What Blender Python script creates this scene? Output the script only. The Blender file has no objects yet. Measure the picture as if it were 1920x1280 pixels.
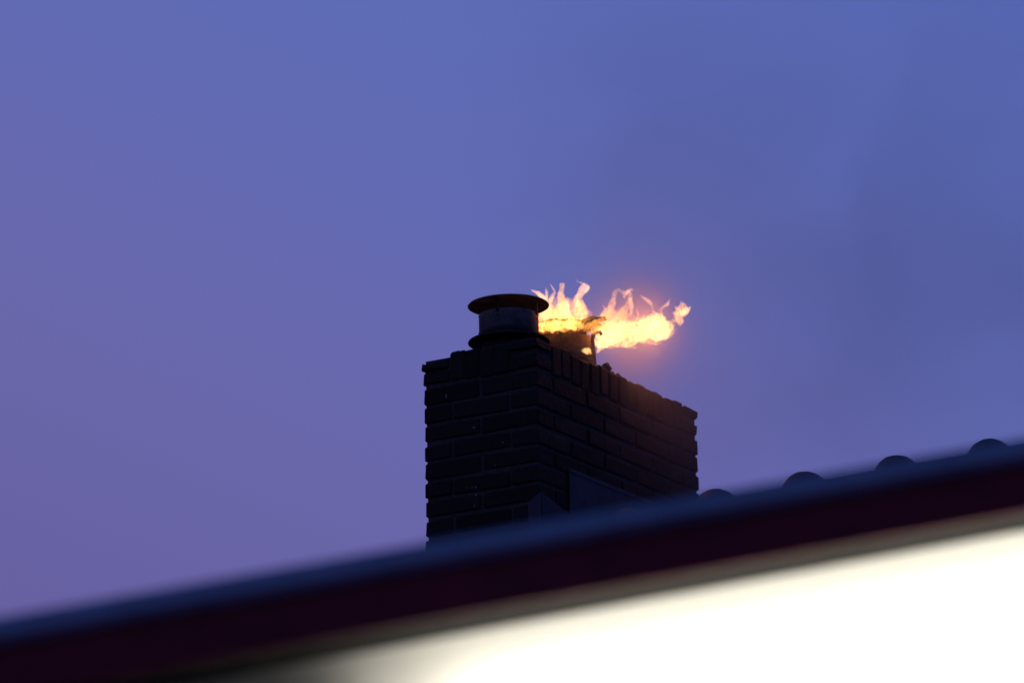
import bpy, bmesh, math, random
from mathutils import Vector, Matrix, noise

rnd = random.Random(11)
S = bpy.context.scene
COL = S.collection

# ------------------------------------------------------------------ camera
PX = 9000.0                       # focal length in pixels of a 1920 px wide frame
PITCH, ROLL = math.radians(15.90), math.radians(-1.22)
EYE = Vector((0, 0, 1.6))
FWD = Vector((0, math.cos(PITCH), math.sin(PITCH)))
_r, _u = Vector((1, 0, 0)), Vector((0, -math.sin(PITCH), math.cos(PITCH)))
RIGHT = _r * math.cos(ROLL) + _u * math.sin(ROLL)
UP = -_r * math.sin(ROLL) + _u * math.cos(ROLL)
cam_data = bpy.data.cameras.new('camera')
cam = bpy.data.objects.new('camera', cam_data)
COL.objects.link(cam)
cam.matrix_world = Matrix(((RIGHT.x, UP.x, -FWD.x, EYE.x), (RIGHT.y, UP.y, -FWD.y, EYE.y),
                           (RIGHT.z, UP.z, -FWD.z, EYE.z), (0, 0, 0, 1)))
cam_data.sensor_width = 36.0
cam_data.lens = PX / 1920 * 36
cam_data.clip_start = 0.1
cam_data.clip_end = 3000
cam_data.dof.use_dof = True
cam_data.dof.focus_distance = 15.1
cam_data.dof.aperture_fstop = 3.2
S.camera = cam


def survey(px, py, dist):
    """World point seen at a photo position, at a distance from the eye."""
    v = FWD + RIGHT * ((px - 960) / PX) - UP * ((py - 640) / PX)
    return EYE + v.normalized() * dist


# ------------------------------------------------------------------ sky
W = bpy.data.worlds.new('World')
S.world = W
W.use_nodes = True
nt = W.node_tree
nt.nodes.clear()


def N(tree, kind, **kw):
    n = tree.nodes.new(kind)
    for k, v in kw.items():
        setattr(n, k, v)
    return n


def lin(r, g, b):
    f = lambda c: c / 255 / 12.92 if c / 255 <= .04045 else ((c / 255 + .055) / 1.055) ** 2.4
    return (f(r), f(g), f(b), 1)


out = N(nt, 'ShaderNodeOutputWorld')
bg = N(nt, 'ShaderNodeBackground')
tc = N(nt, 'ShaderNodeTexCoord')
sep = N(nt, 'ShaderNodeSeparateXYZ')
nt.links.new(tc.outputs['Generated'], sep.inputs[0])
# dusk afterglow: violet towards the sunset on the left and near the horizon, blue away from it and higher up
wx = N(nt, 'ShaderNodeMath', operation='MULTIPLY'); wx.inputs[1].default_value = 1.2
wz = N(nt, 'ShaderNodeMath', operation='MULTIPLY'); wz.inputs[1].default_value = 3.0
sm = N(nt, 'ShaderNodeMath', operation='ADD')
mr = N(nt, 'ShaderNodeMapRange')
mr.inputs['From Min'].default_value = 0.0
mr.inputs['From Max'].default_value = 3.0
nt.links.new(sep.outputs['X'], wx.inputs[0])
nt.links.new(sep.outputs['Z'], wz.inputs[0])
nt.links.new(wx.outputs[0], sm.inputs[0])
nt.links.new(wz.outputs[0], sm.inputs[1])
nt.links.new(sm.outputs[0], mr.inputs['Value'])
ramp = N(nt, 'ShaderNodeValToRGB')
ramp.color_ramp.interpolation = 'LINEAR'
e = ramp.color_ramp.elements
e[0].position = 0.0; e[0].color = lin(110, 95, 150)
e[1].position = 1.0; e[1].color = lin(45, 66, 140)
for pos, c in ((0.50, (104, 96, 159)), (0.58, (103, 98, 163)), (0.70, (105, 103, 170)), (0.80, (103, 105, 175)), (0.90, (97, 107, 179)),
               (1.0, (94, 108, 182)), (1.15, (87, 105, 181)), (1.6, (72, 94, 172))):
    n_ = e.new(pos / 3); n_.color = lin(*c)
nt.links.new(mr.outputs[0], ramp.inputs[0])
nt.links.new(ramp.outputs[0], bg.inputs[0])
bg.inputs[1].default_value = 1.0
nt.links.new(bg.outputs[0], out.inputs[0])

S.view_settings.view_transform = 'Standard'
S.view_settings.look = 'None'
S.view_settings.exposure = 0
S.view_settings.gamma = 1
S.render.engine = 'CYCLES'
S.cycles.use_denoising = True
S.cycles.volume_step_rate = 1.0
S.cycles.volume_max_steps = 256
S.cycles.volume_bounces = 0
S.cycles.max_bounces = 6


# ------------------------------------------------------------------ materials
def material(name, col, rough=.8, metal=0.0, scale=30.0, vary=.35, bump=.15, per_object=0.0, tint=None, spec=.3):
    m = bpy.data.materials.new(name)
    m.use_nodes = True
    t = m.node_tree
    b = t.nodes['Principled BSDF']
    b.inputs['Roughness'].default_value = rough
    b.inputs['Metallic'].default_value = metal
    b.inputs['Specular IOR Level'].default_value = spec
    co = N(t, 'ShaderNodeTexCoord')
    no = N(t, 'ShaderNodeTexNoise')
    no.inputs['Scale'].default_value = scale
    no.inputs['Detail'].default_value = 6
    no.inputs['Roughness'].default_value = .65
    t.links.new(co.outputs['Object'], no.inputs['Vector'])
    mx = N(t, 'ShaderNodeMix', data_type='RGBA')
    c2 = tint or col
    mx.inputs['A'].default_value = (*[c * (1 - vary) for c in col], 1)
    mx.inputs['B'].default_value = (*[c * (1 + vary) for c in c2], 1)
    mp = N(t, 'ShaderNodeMapRange')
    mp.inputs['From Min'].default_value = .3
    mp.inputs['From Max'].default_value = .7
    t.links.new(no.outputs['Fac'], mp.inputs['Value'])
    t.links.new(mp.outputs[0], mx.inputs['Factor'])
    last = mx.outputs['Result']
    if per_object:
        oi = N(t, 'ShaderNodeObjectInfo')
        v = N(t, 'ShaderNodeMapRange')
        v.inputs['To Min'].default_value = 1 - per_object
        v.inputs['To Max'].default_value = 1 + per_object
        t.links.new(oi.outputs['Random'], v.inputs['Value'])
        hs = N(t, 'ShaderNodeHueSaturation')
        t.links.new(v.outputs[0], hs.inputs['Value'])
        t.links.new(last, hs.inputs['Color'])
        last = hs.outputs['Color']
    t.links.new(last, b.inputs['Base Color'])
    if bump:
        bp = N(t, 'ShaderNodeBump')
        bp.inputs['Strength'].default_value = bump
        bp.inputs['Distance'].default_value = .01
        t.links.new(no.outputs['Fac'], bp.inputs['Height'])
        t.links.new(bp.outputs[0], b.inputs['Normal'])
    return m


M = {}
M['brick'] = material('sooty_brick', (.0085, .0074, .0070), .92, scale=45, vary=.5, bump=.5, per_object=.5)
M['mortar'] = material('old_mortar', (.036, .036, .040), .95, scale=60, vary=.4, bump=.5)
M['lead'] = material('lead_sheet', (.026, .031, .050), .7, scale=14, vary=.3, bump=.08)
M['zinc'] = material('weathered_steel', (.10, .105, .125), .55, metal=.15, scale=22, vary=.45, bump=.06)
M['soot_steel'] = material('sooted_steel', (.011, .011, .013), .75, metal=.1, scale=26, vary=.6, bump=.12)
M['burnt_cap'] = material('burnt_cap', (.045, .028, .02), .9, scale=40, vary=.75, bump=.3)
M['soot_cap'] = material('sooty_cap', (.13, .085, .06), .85, scale=34, vary=.6, bump=.2)
M['burnt_steel'] = material('burnt_steel', (.125, .062, .042), .85, metal=.05, scale=30, vary=.7, bump=.2)
M['tile'] = material('ridge_clay', (.042, .040, .045), .7, scale=24, vary=.4, bump=.2, per_object=.2)
M['roof'] = material('roof_clay', (.06, .042, .04), .7, scale=18, vary=.4, bump=.2)
M['house_wall'] = material('house_brickwork', (.16, .10, .08), .9, scale=12)
M['ground'] = material('paving_ground', (.10, .10, .095), .95, scale=3)
M['maroon'] = material('maroon_paint', (.150, .022, .030), .7, scale=9, vary=.2, bump=.05, spec=.05)
M['trim'] = material('blue_grey_trim', (.14, .205, .25), .5, scale=9, vary=.15, bump=.05)
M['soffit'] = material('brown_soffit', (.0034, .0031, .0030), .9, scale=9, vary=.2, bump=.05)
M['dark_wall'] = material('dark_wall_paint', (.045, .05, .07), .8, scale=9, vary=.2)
M['felt'] = material('roof_felt', (.05, .05, .055), .95, scale=20)


# ------------------------------------------------------------------ helpers
def tag(o, label=None, cat=None, group=None, kind=None):
    for k, v in (('label', label), ('category', cat), ('group', group), ('kind', kind)):
        if v:
            o[k] = v
    return o


def empty(name, loc, rz=0.0):
    o = bpy.data.objects.new(name, None)
    o.empty_display_size = .1
    COL.objects.link(o)
    o.location = loc
    o.rotation_euler = (0, 0, rz)
    return o


def put(name, mesh, mat=None, parent=None, loc=(0, 0, 0), rot=(0, 0, 0), smooth=False):
    o = bpy.data.objects.new(name, mesh)
    COL.objects.link(o)
    if mat is not None and not mesh.materials:
        mesh.materials.append(mat)
    o.parent = parent
    o.location = loc
    o.rotation_euler = rot
    if smooth:
        mesh.polygons.foreach_set('use_smooth', [True] * len(mesh.polygons))
    return o


def mesh_of(bm, name):
    bmesh.ops.recalc_face_normals(bm, faces=bm.faces)
    me = bpy.data.meshes.new(name)
    bm.to_mesh(me)
    bm.free()
    return me


def add_box(bm, x0, x1, y0, y1, z0, z1):
    vs = [bm.verts.new((x, y, z)) for x in (x0, x1) for y in (y0, y1) for z in (z0, z1)]
    for f in ((0, 1, 3, 2), (4, 6, 7, 5), (0, 4, 5, 1), (2, 3, 7, 6), (0, 2, 6, 4), (1, 5, 7, 3)):
        bm.faces.new([vs[i] for i in f])
    return vs


def box_mesh(name, x0, x1, y0, y1, z0, z1, bevel=0.0):
    bm = bmesh.new()
    add_box(bm, x0, x1, y0, y1, z0, z1)
    if bevel:
        bmesh.ops.bevel(bm, geom=bm.edges[:], offset=bevel, segments=1, affect='EDGES')
    return mesh_of(bm, name)


def worn_brick(name, sx, sy, sz, wear=.0024, bevel=.0045, seed=0):
    """A brick centred on its own middle with chipped, uneven arrises."""
    r = random.Random(seed)
    bm = bmesh.new()
    add_box(bm, -sx / 2, sx / 2, -sy / 2, sy / 2, -sz / 2, sz / 2)
    bmesh.ops.bevel(bm, geom=bm.edges[:], offset=bevel, segments=1, affect='EDGES')
    for v in bm.verts:
        v.co += Vector((r.uniform(-1, 1), r.uniform(-1, 1), r.uniform(-1, 1))) * wear
    return mesh_of(bm, name)


def lathe(name, prof, seg=48, closed=False):
    """Surface of revolution about z. prof: (radius, z)."""
    bm = bmesh.new()
    rings = []
    for rad, z in prof:
        if rad < 1e-6:
            rings.append([bm.verts.new((0, 0, z))])
        else:
            rings.append([bm.verts.new((rad * math.cos(2 * math.pi * k / seg), rad * math.sin(2 * math.pi * k / seg), z)) for k in range(seg)])
    pairs = list(zip(rings, rings[1:]))
    if closed:
        pairs.append((rings[-1], rings[0]))
    for a, b in pairs:
        for k in range(seg):
            j = (k + 1) % seg
            if len(a) == 1 and len(b) == 1:
                continue
            if len(a) == 1:
                bm.faces.new((a[0], b[k], b[j]))
            elif len(b) == 1:
                bm.faces.new((a[k], a[j], b[0]))
            else:
                bm.faces.new((a[k], a[j], b[j], b[k]))
    return mesh_of(bm, name)


# ------------------------------------------------------------------ ground
g = put('ground', box_mesh('ground', -900, 900, -900, 900, -.3, 0), M['ground'])
tag(g, kind='structure')

# ------------------------------------------------------------------ chimney
# local frame: x runs along the long (right-hand) face, away from the viewer; y along the short (left-hand) face
AR = math.radians(59.7)
TOP = survey(1004.8, 630.2, PX / 590)          # near top corner of the stack
CW, CL = .422, 1.070                           # short and long side
JOINT, BH = .0105, .0508
COURSE = .0620
ROW = .100                                     # brick-on-edge course at the top
chimney = empty('chimney', TOP, AR)
tag(chimney, 'sooty dark brick chimney stack with a brick-on-edge top course', 'chimney')
HX, HY = math.cos(AR), math.sin(AR)


def chim(x, y, z):
    return TOP + Vector((x * HX - y * HY, x * HY + y * HX, z))


LEN, THK = .2055, .100
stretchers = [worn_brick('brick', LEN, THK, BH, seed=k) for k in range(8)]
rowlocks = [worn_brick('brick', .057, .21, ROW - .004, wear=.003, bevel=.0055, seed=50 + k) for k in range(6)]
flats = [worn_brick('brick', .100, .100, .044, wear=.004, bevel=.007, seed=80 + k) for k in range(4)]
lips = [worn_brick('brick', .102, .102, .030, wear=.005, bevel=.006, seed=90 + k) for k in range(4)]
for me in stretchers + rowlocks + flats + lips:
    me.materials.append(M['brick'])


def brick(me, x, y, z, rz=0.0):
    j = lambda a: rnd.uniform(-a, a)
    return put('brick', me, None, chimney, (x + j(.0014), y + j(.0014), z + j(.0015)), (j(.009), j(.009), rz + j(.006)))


n_courses = 14
for c in range(n_courses):
    z = -ROW - JOINT - BH / 2 - c * COURSE
    if c % 2 == 0:
        for yy in (LEN / 2, CW - LEN / 2):
            brick(rnd.choice(stretchers), THK / 2, yy, z, math.pi / 2)
            brick(rnd.choice(stretchers), CL - THK / 2, yy, z, math.pi / 2)
        span = (CL - 2 * THK - JOINT) / 4
        for k in range(4):
            xx = THK + JOINT / 2 + span * (k + .5)
            brick(rnd.choice(stretchers), xx, THK / 2, z)
            brick(rnd.choice(stretchers), xx, CW - THK / 2, z)
    else:
        for k in range(5):
            xx = LEN / 2 + (CL - LEN) / 4 * k
            brick(rnd.choice(stretchers), xx, THK / 2, z)
            brick(rnd.choice(stretchers), xx, CW - THK / 2, z)
        for xx in (THK / 2, CL - THK / 2):
            brick(rnd.choice(stretchers), xx, CW / 2, z, math.pi / 2)

# top course: bricks on edge between corners that are laid flat in two layers
zr = -ROW / 2
span = (CW - .2) / 4
for k in range(4):
    yy = .1 + span * (k + .5)
    for xx in (.105, CL - .105):
        brick(rnd.choice(rowlocks), xx, yy, zr + rnd.uniform(-.005, .004), math.pi / 2)
n = 14
span = (CL - .2) / n
for k in range(n):
    xx = .1 + span * (k + .5)
    if .21 < xx < CL - .21:
        brick(rnd.choice(rowlocks), xx, .105, zr + rnd.uniform(-.007, .005))
        brick(rnd.choice(rowlocks), xx, CW - .105, zr + rnd.uniform(-.007, .005))
    else:
        sh = rowlocks[0]
        for yy in (.0525, CW - .0525):
            o = brick(sh, xx, yy, zr + rnd.uniform(-.006, .003))
            o.scale = (1, .5, 1)
for (xx, yy, drop) in ((.05, .05, .0), (.05, CW - .05, .016), (CL - .05, .05, .004), (CL - .05, CW - .05, .004)):
    brick(rnd.choice(flats), xx, yy, -ROW + .022)
    brick(rnd.choice(lips), xx - (.006 if xx < .5 else -.004), yy + (.006 if yy > .2 else -.004), -.020 - drop)

# mortar body behind the bricks and the sloped mortar bed on top
put('mortar_core', box_mesh('mortar_core', .0066, CL - .0066, .0066, CW - .0066, -ROW - n_courses * COURSE, -.016), M['mortar'], chimney)
bm = bmesh.new()
gx, gy = 44, 18
grid = [[None] * (gy + 1) for _ in range(gx + 1)]
for i in range(gx + 1):
    for jx in range(gy + 1):
        x = .02 + (CL - .04) * i / gx
        y = .02 + (CW - .04) * jx / gy
        edge = min(x - .02, CL - .02 - x, y - .02, CW - .02 - y)
        z = -.016 + .030 * min(1, edge / .13) + .006 * noise.noise(Vector((x * 30, y * 30, 1)))
        if edge < 1e-6:
            z = -.03
        grid[i][jx] = bm.verts.new((x, y, z))
for i in range(gx):
    for jx in range(gy):
        bm.faces.new((grid[i][jx], grid[i + 1][jx], grid[i + 1][jx + 1], grid[i][jx + 1]))
put('mortar_bed', mesh_of(bm, 'mortar_bed'), M['mortar'], chimney, smooth=True)


def lump(sz, seed):
    bm = bmesh.new()
    bmesh.ops.create_icosphere(bm, subdivisions=2, radius=1)
    for v in bm.verts:
        v.co *= 1 + .45 * noise.noise(v.co * 1.7 + Vector((seed, 0, 0)))
        v.co = Vector((v.co.x * sz[0], v.co.y * sz[1], v.co.z * sz[2]))
    return mesh_of(bm, 'mortar_lump')


for k, (x, y, z, sz) in enumerate(((.507, .03, .016, (.017, .015, .020)), (.585, .03, .006, (.009, .008, .011)), (.535, .025, .002, (.014, .01, .008)), (.66, .03, .0, (.012, .01, .007)), (.75, .03, .0, (.016, .01, .006)), (.45, .03, .004, (.018, .012, .010)), (.33, .04, .006, (.014, .012, .012)),
                                   (.26, .03, .004, (.018, .012, .010)), (.40, .03, .002, (.012, .01, .008)), (.03, .31, .0, (.014, .02, .008)))):
    put('mortar_lump', lump(sz, k * 7.3), M['mortar'], chimney, (x, y, z))

# pale mortar splashes left on the brick faces
M['splash'] = material('pale_mortar', (.13, .135, .15), .9, scale=80)
for k, (y, z, w, h) in enumerate(((.335, -.145, .004, .012), (.235, -.265, .010, .006), (.13, -.33, .004, .006), (.16, -.40, .004, .005), (.245, -.46, .004, .005),
                                  (.232, -.46, .005, .007), (.232, -.485, .005, .008), (.262, -.458, .004, .004), (.238, -.52, .003, .006), (.335, -.150, .003, .008), (.30, -.21, .003, .004))):
    put('mortar_splash', lump((.0025, w * .6, h * .6), 30 + k), M['splash'], chimney, (-.0015, y, z))

# stepped lead flashing where the stack meets the ridge
bm = bmesh.new()
add_box(bm, .182, .90, -.007, -.003, -.62, -.397)
add_box(bm, .182, .90, -.009, -.0068, -.407, -.394)
put('lead_flashing', mesh_of(bm, 'lead_flashing'), M['lead'], chimney)
for sgn in (0, 1):
    bm = bmesh.new()
    pts = [(0, -.512), (.176, -.548), (.176, -.80), (0, -.80)] if sgn == 0 else [(.906, -.548), (1.07, -.512), (1.07, -.80), (.906, -.80)]
    a = [bm.verts.new((x, -.009, z)) for x, z in pts]
    b = [bm.verts.new((x, -.005, z)) for x, z in pts]
    bm.faces.new(a); bm.faces.new(b[::-1])
    for i in range(4):
        bm.faces.new((a[i], a[(i + 1) % 4], b[(i + 1) % 4], b[i]))
    put('lead_flashing', mesh_of(bm, 'lead_flashing'), M['lead'], chimney)
bm = bmesh.new()
pts = [(-.009, -.512), (.036, -.538), (.045, -.80), (-.009, -.80)]
a = [bm.verts.new((-.0095, y, z)) for y, z in pts]
b = [bm.verts.new((-.0055, y, z)) for y, z in pts]
bm.faces.new(a); bm.faces.new(b[::-1])
for i in range(4):
    bm.faces.new((a[i], a[(i + 1) % 4], b[(i + 1) % 4], b[i]))
put('lead_flashing', mesh_of(bm, 'lead_flashing'), M['lead'], chimney)

# ------------------------------------------------------------------ house below the chimney
RX, RZ = .535, -.578                           # ridge line in the chimney frame (top of the roof planes)
PITCH_R = math.radians(33)
house = empty('house', chim(RX, -3.0, -TOP.z), AR)
tag(house, 'dark tiled house roof with a ridge running beside the brick chimney', 'house')
base = TOP.z
Y0, Y1 = -6.5 + 3.0, .56 + 3.0                 # house-local extent along the ridge
HALF = 3.3
RT = base + RZ
eave_z = RT - HALF * math.tan(PITCH_R)
put('wall', box_mesh('wall', -HALF + .35, HALF - .35, Y0 + .1, Y1 - .06, 0, eave_z + .16), M['house_wall'], house)
bm = bmesh.new()
for y in (Y1 - .30, Y1 - .07):
    pass
a = [bm.verts.new(p) for p in ((-HALF + .36, Y1 - .07, eave_z + .17), (HALF - .36, Y1 - .07, eave_z + .17), (0, Y1 - .07, RT - .07))]
b = [bm.verts.new((v.co.x, Y1 - .30, v.co.z)) for v in a]
bm.faces.new(a); bm.faces.new(b[::-1])
for i in range(3):
    bm.faces.new((a[i], a[(i + 1) % 3], b[(i + 1) % 3], b[i]))
put('gable', mesh_of(bm, 'gable'), M['house_wall'], house)
for side in (-1, 1):
    bm = bmesh.new()
    ny, ns = 175, 44
    rows = []
    for i in range(ns + 1):
        s = (HALF / math.cos(PITCH_R)) * i / ns
        row = []
        for k in range(ny + 1):
            y = Y0 + (Y1 - Y0) * k / ny
            up = .018 * max(0, math.sin(2 * math.pi * y / .23)) + .012 * ((s / .33) % 1)
            row.append(bm.verts.new((side * (s * math.cos(PITCH_R) + up * math.sin(PITCH_R)), y, RT - s * math.sin(PITCH_R) + up * math.cos(PITCH_R) - .03)))
        rows.append(row)
    for i in range(ns):
        for k in range(ny):
            bm.faces.new((rows[i][k], rows[i][k + 1], rows[i + 1][k + 1], rows[i + 1][k]))
    tag(put('roof_tiles', mesh_of(bm, 'roof_tiles'), M['roof'], house, smooth=True), kind='stuff')


def ridge_tile_mesh(seed):
    """Half-round ridge tile with a bead collar over the joint; runs along -y from its collar."""
    r = random.Random(seed)
    bm = bmesh.new()
    L = .322
    prof = []
    for k in range(13):                       # bead
        t = -1 + 2 * k / 12
        prof.append((t * .050, .098 + .037 * math.sqrt(max(0, 1 - t * t))))
    prof += [(.10, .096), (.18, .096), (L - .03, .096)]
    rings = []
    for (s, rad) in prof:
        ring = []
        for k in range(21):
            a = math.radians(-15 + 210 * k / 20)
            ring.append(bm.verts.new((rad * math.cos(a) * 1.05, -s, rad * math.sin(a) - .02)))
        for k in range(20, -1, -1):
            a = math.radians(-15 + 210 * k / 20)
            ring.append(bm.verts.new((.080 * math.cos(a), -s, .080 * math.sin(a) - .02)))
        rings.append(ring)
    m = len(rings[0])
    for A, B in zip(rings, rings[1:]):
        for k in range(m):
            bm.faces.new((A[k], A[(k + 1) % m], B[(k + 1) % m], B[k]))
    bm.faces.new(rings[0]); bm.faces.new(rings[-1][::-1])
    for v in bm.verts:
        v.co += Vector((0, 0, 1)) * .002 * noise.noise(v.co * 20 + Vector((seed, 0, 0)))
    return mesh_of(bm, 'ridge_tile')


ridge_meshes = [ridge_tile_mesh(s) for s in (1, 2, 3)]
for me in ridge_meshes:
    me.materials.append(M['tile'])
    me.polygons.foreach_set('use_smooth', [True] * len(me.polygons))
for k in range(-1, 12):
    t = .355 + .322 * k                        # metres past the stack's near face
    if -.422 - .06 < t < .02:
        continue
    rt = put('ridge_tile', ridge_meshes[k % 3], None, house, (0, -t + 3.0, RT + .018 + (t - .355) * .028), (-.028 + rnd.uniform(-.006, .006), rnd.uniform(-.05, .05), rnd.uniform(-.025, .025)))
    rt.scale = (rnd.uniform(.95, 1.05), 1, rnd.uniform(.93, 1.03))

# ------------------------------------------------------------------ chimney cowls
def warp(me, rad, lift, seed):
    """Heat-buckled sheet metal."""
    for v in me.vertices:
        p = v.co * 14 + Vector((seed, 0, 0))
        k = 1 + rad * noise.noise(p)
        top = max(0, (v.co.z - .10) / .10)
        v.co = Vector((v.co.x * k, v.co.y * k, v.co.z + lift * top * (noise.noise(p * 1.7) + .6 * noise.noise(p * 4))))


def make_cowl(name, loc, wall_mat, cap_mat, label, turn):
    root = empty(name, loc, AR + turn)
    tag(root, label, 'chimney cowl', 'metal cowls on the chimney')
    # z = 0 at the mortar bed
    put('neck_pipe', lathe('neck_pipe', [(.090, -.01), (.090, .095), (.086, .095), (.086, -.01)], closed=True), M['soot_steel'], root, smooth=True)
    put('base_flange', lathe('base_flange', [(.131, .078), (.134, .081), (.132, .085), (.108, .0895), (.101, .094), (.0955, .094), (.0955, .084), (.115, .080)], closed=True), M['soot_steel'], root, smooth=True)
    cyl = lathe('drum', [(.097, .0905), (.097, .168), (.0985, .170), (.097, .172), (.093, .172), (.093, .0905)], closed=True)
    drum = put('drum', cyl, wall_mat, root, smooth=True)
    put('drum_band', lathe('drum_band', [(.0975, .098), (.0995, .100), (.0995, .112), (.0975, .114)], closed=False), M['soot_steel'], drum, smooth=True)
    for k in range(4):
        a = math.radians(38 + 90 * k)
        put('rivet', lathe('rivet', [(0, .0), (.003, .0), (.003, .002), (0, .003)], seg=8), M['soot_steel'], drum, (.0975 * math.cos(a), .0975 * math.sin(a), .150), (0, math.pi / 2, a))
    for k in range(4):
        a = math.radians(38 + 90 * k)
        bm = bmesh.new()
        add_box(bm, -.0012, .0012, -.0055, .0055, .162, .2085)
        put('strut', mesh_of(bm, 'strut'), M['soot_steel'], root, (.0992 * math.cos(a), .0992 * math.sin(a), 0), (0, 0, a))
    cap = put('rain_cap', lathe('rain_cap', [(0, .2235), (.06, .2195), (.129, .2085), (.1325, .2050), (.132, .2030), (.1285, .2055), (.06, .2160), (0, .2195)], seg=64), cap_mat, root, smooth=True)
    put('cap_rivet', lathe('cap_rivet', [(0, .229), (.003, .2285), (.004, .2225)], seg=8), M['soot_steel'], cap)
    return root


C1 = (.192, CW / 2)
C2 = (.542, CW / 2)
BED = -.023
cowl_a = make_cowl('chimney_cowl', chim(C1[0], C1[1], BED), M['zinc'], M['soot_cap'], 'intact grey steel chimney cowl with a round rain cap, front of the two', math.radians(-29))
cowl_b = make_cowl('chimney_cowl', chim(C2[0], C2[1], BED), M['burnt_steel'], M['burnt_cap'], 'burning rear chimney cowl wrapped in flames', math.radians(-12))
for part in cowl_b.children:                   # the burning cap has warped and lifted on its far side
    if part.name.startswith('rain_cap'):
        warp(part.data, .05, .007, 3)
        part.location = (0, 0, .006)
        part.rotation_euler = (math.radians(3.0), math.radians(-4.0), 0)
    if part.name.startswith('drum'):
        warp(part.data, .05, .008, 9)
    if part.name.startswith('base_flange'):
        part.scale = (.82, .82, .9)

# ------------------------------------------------------------------ fire
F0 = chim(C2[0], C2[1], .06)
_d = F0 - EYE
FX0, FY0 = 960 + PX * _d.dot(RIGHT) / _d.dot(FWD), 640 - PX * _d.dot(UP) / _d.dot(FWD)
FU = _d.dot(FWD) / PX                         # metres per drawing unit at the fire
print('fire origin', FX0, FY0, 1 / FU)


def flame_material(name, strength, col, scale, lo, hi, soot=0.0):
    m = bpy.data.materials.new(name)
    m.use_nodes = True
    t = m.node_tree
    t.nodes.clear()
    o = N(t, 'ShaderNodeOutputMaterial')
    em = N(t, 'ShaderNodeEmission')
    em.inputs['Color'].default_value = (*col, 1)
    co = N(t, 'ShaderNodeTexCoord')
    mp = N(t, 'ShaderNodeMapping')
    mp.inputs['Scale'].default_value = (scale * 1.0, scale * 1.0, scale * .55)
    mp.inputs['Rotation'].default_value = (0, .5, 0)
    no = N(t, 'ShaderNodeTexNoise')
    no.inputs['Scale'].default_value = 1
    no.inputs['Detail'].default_value = 2.5
    no.inputs['Distortion'].default_value = 1.4
    t.links.new(co.outputs['Object'], mp.inputs[0])
    t.links.new(mp.outputs[0], no.inputs['Vector'])
    # ridged noise: thin bright flame sheets
    s = N(t, 'ShaderNodeMath', operation='SUBTRACT'); s.inputs[1].default_value = .5
    ab = N(t, 'ShaderNodeMath', operation='ABSOLUTE')
    t.links.new(no.outputs['Fac'], s.inputs[0])
    t.links.new(s.outputs[0], ab.inputs[0])
    mr = N(t, 'ShaderNodeMapRange')
    mr.inputs['From Min'].default_value = .0
    mr.inputs['From Max'].default_value = .14
    mr.inputs['To Min'].default_value = hi * strength
    mr.inputs['To Max'].default_value = lo * strength
    t.links.new(ab.outputs[0], mr.inputs['Value'])
    t.links.new(mr.outputs[0], em.inputs['Strength'])
    ab2 = N(t, 'ShaderNodeVolumeAbsorption')     # glowing soot hides part of what is behind it
    ab2.inputs['Color'].default_value = (.10, .06, .03, 1)
    ab2.inputs['Density'].default_value = soot
    both = N(t, 'ShaderNodeAddShader')
    t.links.new(em.outputs[0], both.inputs[0])
    t.links.new(ab2.outputs[0], both.inputs[1])
    t.links.new(both.outputs[0], o.inputs['Volume'])
    m.cycles.volume_step_rate = .35
    return m


M['flame'] = flame_material('flame', 58, (1, .44, .13), 60, .25, 1.6, 16)
M['flame_thin'] = flame_material('flame_thin', 90, (1, .48, .22), 70, .6, 1.4, 18)
M['flame_body'] = flame_material('flame_body', 16, (1, .40, .12), 50, .15, 1.8, 6)
M['flame_front'] = flame_material('flame_front', 110, (1, .44, .10), 48, .10, 1.5, 28)
M['flame_core'] = flame_material('flame_core', 50, (1, .38, .06), 60, .08, 1.5, 20)
M['flame_jet'] = flame_material('flame_jet', 84, (1, .54, .19), 40, .32, 1.45, 22)


def catmull(p, n):
    res = []
    q = [p[0]] + list(p) + [p[-1]]
    for i in range(1, len(q) - 2):
        for k in range(n):
            t = k / n
            res.append(tuple(.5 * ((2 * b) + (-a + c) * t + (2 * a - 5 * b + 4 * c - d) * t * t + (-a + 3 * b - 3 * c + d) * t ** 3)
                             for a, b, c, d in zip(q[i - 1], q[i], q[i + 1], q[i + 2])))
    res.append(tuple(p[-1]))
    return res


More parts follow.
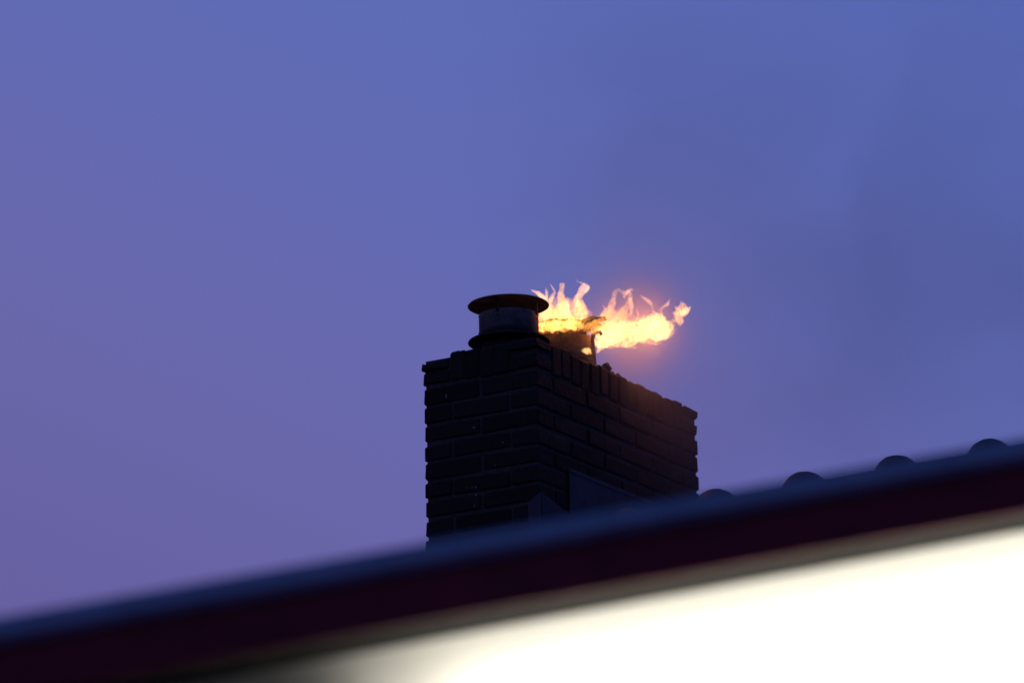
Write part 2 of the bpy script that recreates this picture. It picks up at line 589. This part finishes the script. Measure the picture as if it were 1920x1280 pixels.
def tongue(name, pts, mat, parent, depth=0.0, flat=.8, rough=.3, freq=55.0, seed=0):
    """Closed flame lobe. pts: (right, down, half width) along its spine, in 1/590 m; depth in metres."""
    u = FU
    sp = catmull([(a, b, c) for a, b, c in pts], 9)
    bm = bmesh.new()
    seg = 22
    rings = []
    m = len(sp)
    for i, (a, b, w) in enumerate(sp):
        a0, b0, _ = sp[max(0, i - 1)]
        a1, b1, _ = sp[min(m - 1, i + 1)]
        tx, tz = a1 - a0, -(b1 - b0)
        l = math.hypot(tx, tz) or 1
        nx, nz = -tz / l, tx / l
        w = max(w, .35) * u
        c = Vector(((a - FX0) * u, depth, -(b - FY0) * u / .962 + depth * math.tan(PITCH)))
        ring = []
        for k in range(seg):
            th = 2 * math.pi * k / seg
            off = Vector((nx * math.cos(th), flat * math.sin(th), nz * math.cos(th)))
            p = c + off * w
            q = p * freq + Vector((seed * 3.1, 0, 0))
            d = (noise.noise(q) + .55 * noise.noise(q * 2.1) + .25 * noise.noise(q * 4.3)) * rough * 1.5
            ring.append(bm.verts.new(c + off * w * (1 + d)))
        rings.append((ring, c))
    for (A, _), (B, _) in zip(rings, rings[1:]):
        for k in range(seg):
            bm.faces.new((A[k], A[(k + 1) % seg], B[(k + 1) % seg], B[k]))
    bm.faces.new(rings[0][0][::-1])
    bm.faces.new(rings[-1][0])
    return put(name, mesh_of(bm, name), mat, parent, smooth=True)


fire = empty('flame', F0, 0)
tag(fire, 'white and orange flames blown right from the rear chimney cowl', 'fire')
FT, FJ, FC, FB, FL = M['flame_thin'], M['flame_jet'], M['flame_core'], M['flame_body'], M['flame']
k = 0
for nm, mat, dep, flat, rough, freq, pts in (
    # tongues standing behind the front cowl
    ('flame_tongue', FL, .05, .85, .25, 60, [(1031, 615, 12), (1026, 592, 14), (1028, 573, 9), (1022, 557, 6.5), (1012, 548, 4), (998, 541, .6)]),
    ('flame_tongue', FT, .04, .7, .2, 60, [(1020, 566, 5), (1027, 556, 4), (1028, 546, 2.6), (1026, 536, .6)]),
    ('flame_tongue', FL, .06, .85, .25, 60, [(1036, 615, 12), (1034, 588, 13), (1032, 568, 7), (1038, 556, 4.5), (1043, 547, 2), (1040, 539, 1.2), (1035, 530, .5)]),
    ('flame_tongue', FL, .04, .85, .22, 60, [(1057, 618, 16), (1056, 592, 18), (1057, 569, 11), (1055, 551, 6.5), (1057, 538, 5), (1058, 531, 4.2), (1058, 529, 1)]),
    ('flame_tongue', FT, .03, .6, .2, 60, [(1064, 590, 8), (1068, 570, 4), (1067, 556, .8)]),
    ('flame_tongue', FL, .05, .85, .25, 60, [(1085, 618, 14), (1090, 598, 15), (1091, 577, 12), (1087, 561, 8), (1090, 548, 4)]),
    ('flame_tongue', FT, .04, .7, .2, 60, [(1087, 574, 5), (1086, 558, 3), (1090, 546, 3.2), (1096, 537, 4.5), (1099, 533, 3), (1094, 530, 1.6), (1087, 527, 1), (1084, 520, .5)]),
    ('flame_tongue', FT, .06, .7, .2, 60, [(1092, 558, 4), (1098, 547, 5), (1103, 541, 5), (1112, 538, .6)]),
    ('flame_tongue', FT, .06, .7, .2, 60, [(1097, 532, 2), (1103, 535, 4), (1106, 541, 4), (1101, 549, 2)]),
    ('flame_tongue', FT, .0, .8, .2, 60, [(1024, 562, 4), (1017, 553, 4.5), (1010, 547, 3), (998, 541, .6)]),
    ('flame_tongue', FT, .0, .8, .2, 60, [(1033, 566, 4), (1040, 555, 3), (1044, 547, 1.6), (1040, 539, 1.6), (1035, 530, .6)]),
    ('flame_sheet', FB, .07, .8, .22, 35, [(1002, 600, 6), (1018, 590, 20), (1045, 586, 26), (1075, 586, 27), (1100, 590, 17), (1112, 600, 3)]),
    ('flame_core', M['flame_front'], -.12, .8, .35, 55, [(1000, 613, 7), (1022, 611, 12), (1050, 608, 13), (1075, 609, 12), (1092, 612, 8), (1100, 614, 3)]),
    ('flame_core', M['flame_front'], -.15, .7, .35, 60, [(1004, 606, 5), (1022, 600, 7), (1045, 604, 7), (1066, 600, 7), (1084, 604, 6), (1094, 598, 2)]),
    ('flame_sheet', FB, -.15, .7, .3, 50, [(1004, 596, 5), (1025, 592, 11), (1050, 590, 13), (1075, 592, 11), (1092, 590, 3)]),
    ('flame_core', M['flame_front'], -.15, .8, .3, 60, [(1064, 618, 3), (1068, 610, 8), (1072, 600, 6), (1078, 592, 2)]),
    # streaks curling under the burning cap
    ('flame_streak', FC, -.15, .8, .25, 60, [(1094, 622, 3), (1104, 612, 7), (1120, 606, 7), (1134, 600, 4), (1142, 597, 1)]),
    ('flame_streak', FC, -.16, .8, .25, 60, [(1100, 626, 3), (1116, 622, 6), (1132, 612, 6), (1150, 606, 2)]),
    ('flame_streak', FC, -.16, .7, .35, 70, [(1072, 618, 3), (1084, 612, 5), (1096, 603, 5), (1110, 597, 4), (1124, 593, .8)]),
    ('flame_streak', FC, -.16, .7, .35, 70, [(1104, 612, 3), (1116, 606, 5), (1128, 600, 4), (1144, 594, 3), (1152, 588, .8)]),
    # the jet driven sideways by the wind
    ('flame_jet', FJ, -.03, .8, .30, 40, [(1114, 641, 4), (1121, 641, 13), (1132, 637, 17), (1152, 629, 18), (1180, 629, 18), (1205, 624, 19), (1226, 619, 21), (1243, 619, 21), (1256, 617, 12), (1268, 613, 1.5)]),
    ('flame_jet', FJ, -.05, .9, .2, 30, [(1119, 664, 1.5), (1124, 655, 6), (1132, 646, 9), (1150, 636, 10)]),
    ('flame_jet', FJ, -.02, .9, .25, 40, [(1200, 614, 6), (1214, 605, 10), (1227, 603, 11), (1241, 605, 10), (1251, 611, 6)]),
    ('flame_jet', FJ, -.06, .9, .3, 45, [(1136, 652, 3), (1150, 643, 8), (1166, 645, 8), (1182, 644, 9), (1196, 640, 5)]),
    ('flame_jet', FJ, -.06, .9, .3, 45, [(1196, 640, 3), (1212, 632, 9), (1226, 634, 9), (1242, 636, 9), (1256, 626, 6), (1264, 620, 2)]),
    ('flame_jet', FJ, -.04, .9, .3, 45, [(1128, 622, 4), (1142, 614, 8), (1160, 612, 8), (1180, 610, 7), (1196, 606, 3)]),
    ('flame_tongue', FL, -.02, .6, .25, 50, [(1110, 622, 6), (1132, 614, 13), (1140, 598, 13), (1149, 578, 8), (1153, 562, 6), (1158, 549, 4), (1163, 541, .8)]),
    ('flame_tongue', FL, -.03, .6, .25, 50, [(1142, 618, 10), (1160, 604, 12), (1172, 586, 8), (1181, 570, 5), (1185, 557, 4.5), (1182, 549, 3.5), (1173, 551, 4), (1163, 544, 2.5)]),
    ('flame_tongue', FT, -.04, .7, .2, 50, [(1172, 560, 3), (1182, 548, 3.5), (1188, 545, 3), (1192, 548, .6)]),
    ('flame_tongue', FT, -.03, .7, .2, 50, [(1184, 560, 3), (1187, 574, 4), (1186, 586, 3.5), (1184, 594, 1)]),
    ('flame_sheet', FB, -.02, .8, .22, 40, [(1112, 616, 5), (1135, 606, 16), (1160, 598, 20), (1180, 604, 16), (1205, 610, 8)]),
    # ragged fringe of the jet
    ('flame_tongue', FL, -.03, .8, .3, 60, [(1186, 612, 5), (1198, 604, 5), (1208, 597, 3), (1218, 595, .6)]),
    ('flame_tongue', FL, -.03, .8, .3, 60, [(1234, 602, 6), (1240, 595, 4.5), (1243, 588, 2.4), (1241, 583, .6)]),
    ('flame_tongue', FL, -.03, .8, .3, 60, [(1250, 612, 7), (1260, 608, 5), (1268, 604, 2.6), (1275, 598, .6)]),
    ('flame_tongue', FL, -.05, .8, .3, 60, [(1168, 645, 5), (1180, 651, 4.5), (1191, 654, 2.5), (1199, 652, .6)]),
    ('flame_tongue', FL, -.05, .8, .3, 60, [(1206, 640, 5), (1219, 645, 4.5), (1232, 648, 3), (1243, 645, .6)]),
    ('flame_tongue', FL, -.05, .8, .3, 60, [(1240, 634, 6), (1253, 634, 5), (1263, 628, 3), (1271, 620, .6)]),
    ('flame_tongue', FL, -.05, .8, .3, 60, [(1128, 648, 5), (1142, 652, 4), (1154, 651, 2), (1162, 647, .6)]),
    ('flame_tongue', FT, -.04, .8, .2, 60, [(1140, 604, 3), (1132, 592, 2.6), (1136, 580, 2), (1132, 571, .6)]),
    ('flame_tongue', FT, -.04, .8, .2, 60, [(1196, 602, 3), (1199, 592, 2), (1196, 584, 1.2), (1199, 577, .5)]),
    # loose wisps
    ('flame_wisp', FT, -.02, .7, .2, 60, [(1234, 596, 5), (1228, 588, 2.6), (1226, 580, 2), (1221, 570, 4), (1212, 563, 3.2), (1202, 555, .6)]),
    ('flame_wisp', FT, -.02, .7, .2, 60, [(1236, 588, 1), (1246, 580, 2.6), (1255, 573, 3.4), (1260, 563, .6)]),
    ('flame_wisp', FL, -.02, .7, .3, 55, [(1277, 616, 2), (1276, 608, 8), (1274, 599, 10), (1279, 590, 13), (1283, 581, 11), (1281, 573, 4), (1280, 567, .8)]),
    ('flame_wisp', FT, -.02, .7, .2, 60, [(1278, 592, 6), (1288, 588, 7), (1295, 583, 4), (1297, 578, .8)]),
    ('flame_wisp', FT, -.02, .7, .2, 60, [(1274, 594, 5), (1266, 590, 2.5), (1261, 594, .6)]),
    # lick through the hole low in the drum
    ('flame_lick', FJ, -.113, .8, .2, 60, [(1090, 657, 1.5), (1096, 658, 6), (1103, 660, 6), (1109, 664, 1.5)]),
):
    k += 1
    tongue(nm, pts, mat, fire, depth=dep, flat=flat, rough=rough, freq=freq, seed=k)


def fl(px, py, depth):
    return ((px - FX0) * FU, depth, -(py - FY0) * FU / .962 + depth * math.tan(PITCH))


# what is left of the burning cowl's near side: a torn, curled piece of cap and a bent strap
TO_B = (Matrix.Translation(cowl_b.location) @ Matrix.Rotation(cowl_b.rotation_euler.z, 4, 'Z')).inverted()


def torn(name, pts, depth, bulge, thick, mat):
    bm = bmesh.new()
    n_ = len(pts)
    fr, bk = [], []
    for i, (a_, b_) in enumerate(pts):
        d_ = depth - bulge * math.sin(math.pi * i / (n_ - 1))
        p = F0 + Vector(fl(a_, b_, d_))
        fr.append(bm.verts.new(TO_B @ p))
        bk.append(bm.verts.new(TO_B @ (p + Vector((0, thick, 0)))))
    half = n_ // 2
    for i in range(half - 1):
        j = n_ - 1 - i
        bm.faces.new((fr[i], fr[i + 1], fr[j - 1], fr[j]))
        bm.faces.new((bk[j], bk[j - 1], bk[i + 1], bk[i]))
    for i in range(n_):
        j = (i + 1) % n_
        bm.faces.new((fr[i], fr[j], bk[j], bk[i]))
    return put(name, mesh_of(bm, name), mat, cowl_b)


torn('torn_sheet', [(1079, 625), (1083, 614), (1086, 608), (1094, 599), (1101, 597), (1112, 593), (1123, 596), (1136, 595),
                    (1139, 602), (1128, 604), (1118, 603), (1113, 609), (1106, 609), (1105, 615), (1100, 618), (1101, 627)], -.118, .010, .003, M['burnt_steel'])
torn('bent_strap', [(1108, 684), (1108, 655), (1108, 636), (1110, 627), (1117, 622), (1127, 621), (1131, 627),
                    (1127, 631), (1124, 626), (1119, 627), (1116, 632), (1115, 638), (1116, 655), (1118, 684)], -.075, .004, .003, M['burnt_steel'])


def glow(loc, power, radius):
    d = bpy.data.lights.new('fire_glow', 'POINT')
    d.energy = power
    d.color = (1, .29, .07)
    d.shadow_soft_size = radius
    o = bpy.data.objects.new('fire_glow', d)
    COL.objects.link(o)
    o.parent = fire
    o.location = loc
    return o



glow(fl(1050, 609, -.02), 2.4, .02)
glow(fl(1150, 622, -.02), 4.4, .02)
glow(fl(1225, 618, -.02), 6.6, .02)
glow(fl(1018, 612, -.02), 2.2, .015)

# ------------------------------------------------------------------ smoke drifting to the right
smoke = put('smoke', box_mesh('smoke', -.6, 2.6, -.55, .55, -.75, 1.6), None, None, F0 + Vector((.1, 0, 0)))
tag(smoke, 'thin dark smoke drifting right from the burning chimney', 'smoke', kind='stuff')
HOT = Vector(fl(1195, 628, -.05)) - Vector((.1, 0, 0))  # centre of extra smoke density, added to spread a glow round the flames
m = bpy.data.materials.new('smoke')
m.use_nodes = True
t = m.node_tree
t.nodes.clear()
o = N(t, 'ShaderNodeOutputMaterial')
pv = N(t, 'ShaderNodeVolumePrincipled')
pv.inputs['Color'].default_value = (.60, .58, .66, 1)
pv.inputs['Anisotropy'].default_value = .2
co = N(t, 'ShaderNodeTexCoord')
no = N(t, 'ShaderNodeTexNoise')
no.inputs['Scale'].default_value = 1.7
no.inputs['Detail'].default_value = 4
no.inputs['Distortion'].default_value = .6
t.links.new(co.outputs['Object'], no.inputs['Vector'])
cl = N(t, 'ShaderNodeMapRange')
cl.inputs['From Min'].default_value = .36
cl.inputs['From Max'].default_value = .66
t.links.new(no.outputs['Fac'], cl.inputs['Value'])


def falloff(src, a0, a1, b1, b0):
    """1 inside a1..b1, easing to 0 at a0 and b0."""
    p = N(t, 'ShaderNodeMapRange', interpolation_type='SMOOTHSTEP')
    p.inputs['From Min'].default_value = a0; p.inputs['From Max'].default_value = a1
    q = N(t, 'ShaderNodeMapRange', interpolation_type='SMOOTHSTEP')
    q.inputs['From Min'].default_value = b0; q.inputs['From Max'].default_value = b1
    t.links.new(src, p.inputs['Value']); t.links.new(src, q.inputs['Value'])
    r = N(t, 'ShaderNodeMath', operation='MULTIPLY')
    t.links.new(p.outputs[0], r.inputs[0]); t.links.new(q.outputs[0], r.inputs[1])
    return r.outputs[0]


def mul(a, b):
    r = N(t, 'ShaderNodeMath', operation='MULTIPLY')
    t.links.new(a, r.inputs[0])
    if isinstance(b, float):
        r.inputs[1].default_value = b
    else:
        t.links.new(b, r.inputs[1])
    return r.outputs[0]


sx = N(t, 'ShaderNodeSeparateXYZ')
t.links.new(co.outputs['Object'], sx.inputs[0])
sh = mul(mul(falloff(sx.outputs['X'], -.55, .35, 2.0, 2.58), falloff(sx.outputs['Y'], -.54, -.1, .1, .54)), falloff(sx.outputs['Z'], -.72, .0, .7, 1.58))
ad = N(t, 'ShaderNodeMath', operation='ADD'); ad.inputs[1].default_value = .55
t.links.new(cl.outputs[0], ad.inputs[0])
hot = N(t, 'ShaderNodeVectorMath', operation='DISTANCE')
hot.inputs[1].default_value = HOT
t.links.new(co.outputs['Object'], hot.inputs[0])
hr = N(t, 'ShaderNodeMapRange', interpolation_type='SMOOTHERSTEP')
hr.inputs['From Min'].default_value = .30; hr.inputs['From Max'].default_value = .02
hr.inputs['To Min'].default_value = 0; hr.inputs['To Max'].default_value = 1.9
t.links.new(hot.outputs['Value'], hr.inputs['Value'])
sm2 = N(t, 'ShaderNodeMath', operation='ADD')
t.links.new(mul(mul(sh, ad.outputs[0]), .40), sm2.inputs[0])
t.links.new(mul(hr.outputs[0], ad.outputs[0]), sm2.inputs[1])
t.links.new(sm2.outputs[0], pv.inputs['Density'])
t.links.new(pv.outputs[0], o.inputs['Volume'])
m.cycles.volume_step_rate = 1.0
smoke.data.materials.append(m)

# ------------------------------------------------------------------ building in front: blurred eave over a lit panel
AE = math.radians(23.57)
RISE = .2407                                   # the roof edge climbs to the right
E0 = survey(960, 1033, 7.0)                    # seam between edge trim and fascia
shed = empty('lean_to_building', (E0.x, E0.y, 0), AE)
tag(shed, 'dark maroon roof edge of the near building, blurred across the foreground', 'building')
# local frame: x along the eave, y into the building, z up
ZT = E0.z
XL, XR = -3.2, 2.6


def prism(name, prof, x0, x1, mat, parent=shed):
    bm = bmesh.new()
    a = [bm.verts.new((x0, y, z + (x0 * RISE if z > .01 else 0))) for y, z in prof]
    b = [bm.verts.new((x1, y, z + (x1 * RISE if z > .01 else 0))) for y, z in prof]
    bm.faces.new(a[::-1]); bm.faces.new(b)
    for i in range(len(prof)):
        j = (i + 1) % len(prof)
        bm.faces.new((a[i], a[j], b[j], b[i]))
    return put(name, mesh_of(bm, name), mat, parent)


M['lit_edge'] = material('lit_edge_purple', (.115, .075, .105), .7, scale=9, vary=.2, bump=.05, spec=.1)  # added purple strip: light on the fascia's top edge, put into colour
prism('fascia_lit_edge', [(-.010, ZT - .006), (-.012, ZT + .002), (-.008, ZT + .010), (.06, ZT + .010), (.06, ZT + .001), (-.002, ZT + .001), (-.002, ZT - .006)], XL, XR, M['lit_edge'])
prism('edge_trim', [(-.006, ZT + .0105), (-.004, ZT + .020), (.006, ZT + .0366), (.03, ZT + .039), (.06, ZT + .037), (.06, ZT + .0105)], XL, XR, M['trim'])
prism('fascia_board', [(0, ZT - .002), (.024, ZT - .002), (.024, ZT - .079), (0, ZT - .079)], XL, XR, M['maroon'])
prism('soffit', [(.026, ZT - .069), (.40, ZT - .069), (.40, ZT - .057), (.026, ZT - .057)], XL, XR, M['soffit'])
prism('roof_deck', [(.062, ZT + .001), (.062, ZT + .035), (2.5, ZT + .035), (2.5, ZT - .052), (.2, ZT - .052)], XL + .02, XR - .02, M['felt'])
YP = .288                                      # plane of the lit panel
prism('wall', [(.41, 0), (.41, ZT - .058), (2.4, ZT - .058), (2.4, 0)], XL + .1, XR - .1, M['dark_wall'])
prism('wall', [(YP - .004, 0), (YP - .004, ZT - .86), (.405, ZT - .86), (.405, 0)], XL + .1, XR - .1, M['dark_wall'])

m = bpy.data.materials.new('opal_acrylic')
m.use_nodes = True
t = m.node_tree
t.nodes.clear()
o = N(t, 'ShaderNodeOutputMaterial')
tr = N(t, 'ShaderNodeBsdfTranslucent'); tr.inputs['Color'].default_value = (.72, .71, .66, 1)
df = N(t, 'ShaderNodeBsdfDiffuse'); df.inputs['Color'].default_value = (.10, .10, .10, 1)
mx = N(t, 'ShaderNodeAddShader')
t.links.new(tr.outputs[0], mx.inputs[0]); t.links.new(df.outputs[0], mx.inputs[1])
t.links.new(mx.outputs[0], o.inputs['Surface'])
panel = empty('light_panel', Vector((E0.x, E0.y, 0)) + Vector((-math.sin(AE) * YP, math.cos(AE) * YP, ZT - .85)), AE)
tag(panel, 'glowing white light panel under the near roof edge', 'light panel')
PL, PR = XL + .2, XR - .2


def sheared(name, x0, x1, y0, y1, z0, z1):
    bm = bmesh.new()
    for v in add_box(bm, x0, x1, y0, y1, z0, z1):
        v.co.z += v.co.x * RISE
    return mesh_of(bm, name)


bm = bmesh.new()
vs = [bm.verts.new((x, 0, z + x * RISE)) for x, z in ((PL, .004), (PR, .004), (PR, .780), (PL, .780))]
bm.faces.new(vs)
put('diffuser_sheet', mesh_of(bm, 'diffuser_sheet'), m, panel)
m2 = bpy.data.materials.new('panel_white')
m2.use_nodes = True
m2.node_tree.nodes['Principled BSDF'].inputs['Base Color'].default_value = (.10, .10, .10, 1)
put('back_tray', sheared('back_tray', PL, PR, .104, .110, .006, .778), m2, panel)
put('light_baffle', sheared('light_baffle', -.100, -.094, .036, .103, .006, .776), m2, panel)  # unseen baffle added mid-tray to cut the panel's light off leftwards
m3 = bpy.data.materials.new('fluorescent_tube')
m3.use_nodes = True
t = m3.node_tree
b = t.nodes['Principled BSDF']
b.inputs['Emission Color'].default_value = (1, .95, .84, 1)
b.inputs['Emission Strength'].default_value = 8.2
for zz, x0 in ((.672, .02), (.605, -.055), (.54, -.072), (.46, -.075), (.33, -.075), (.19, -.075)):  # unseen tubes, left ends staggered to shape the fade on the diffuser
    tube = lathe('fluorescent_tube', [(0, 0), (.013, 0), (.013, 2.45), (0, 2.45)], seg=12)
    put('fluorescent_tube', tube, m3, panel, (x0, .083, zz + x0 * RISE), (0, math.pi / 2 - math.atan(RISE), 0))
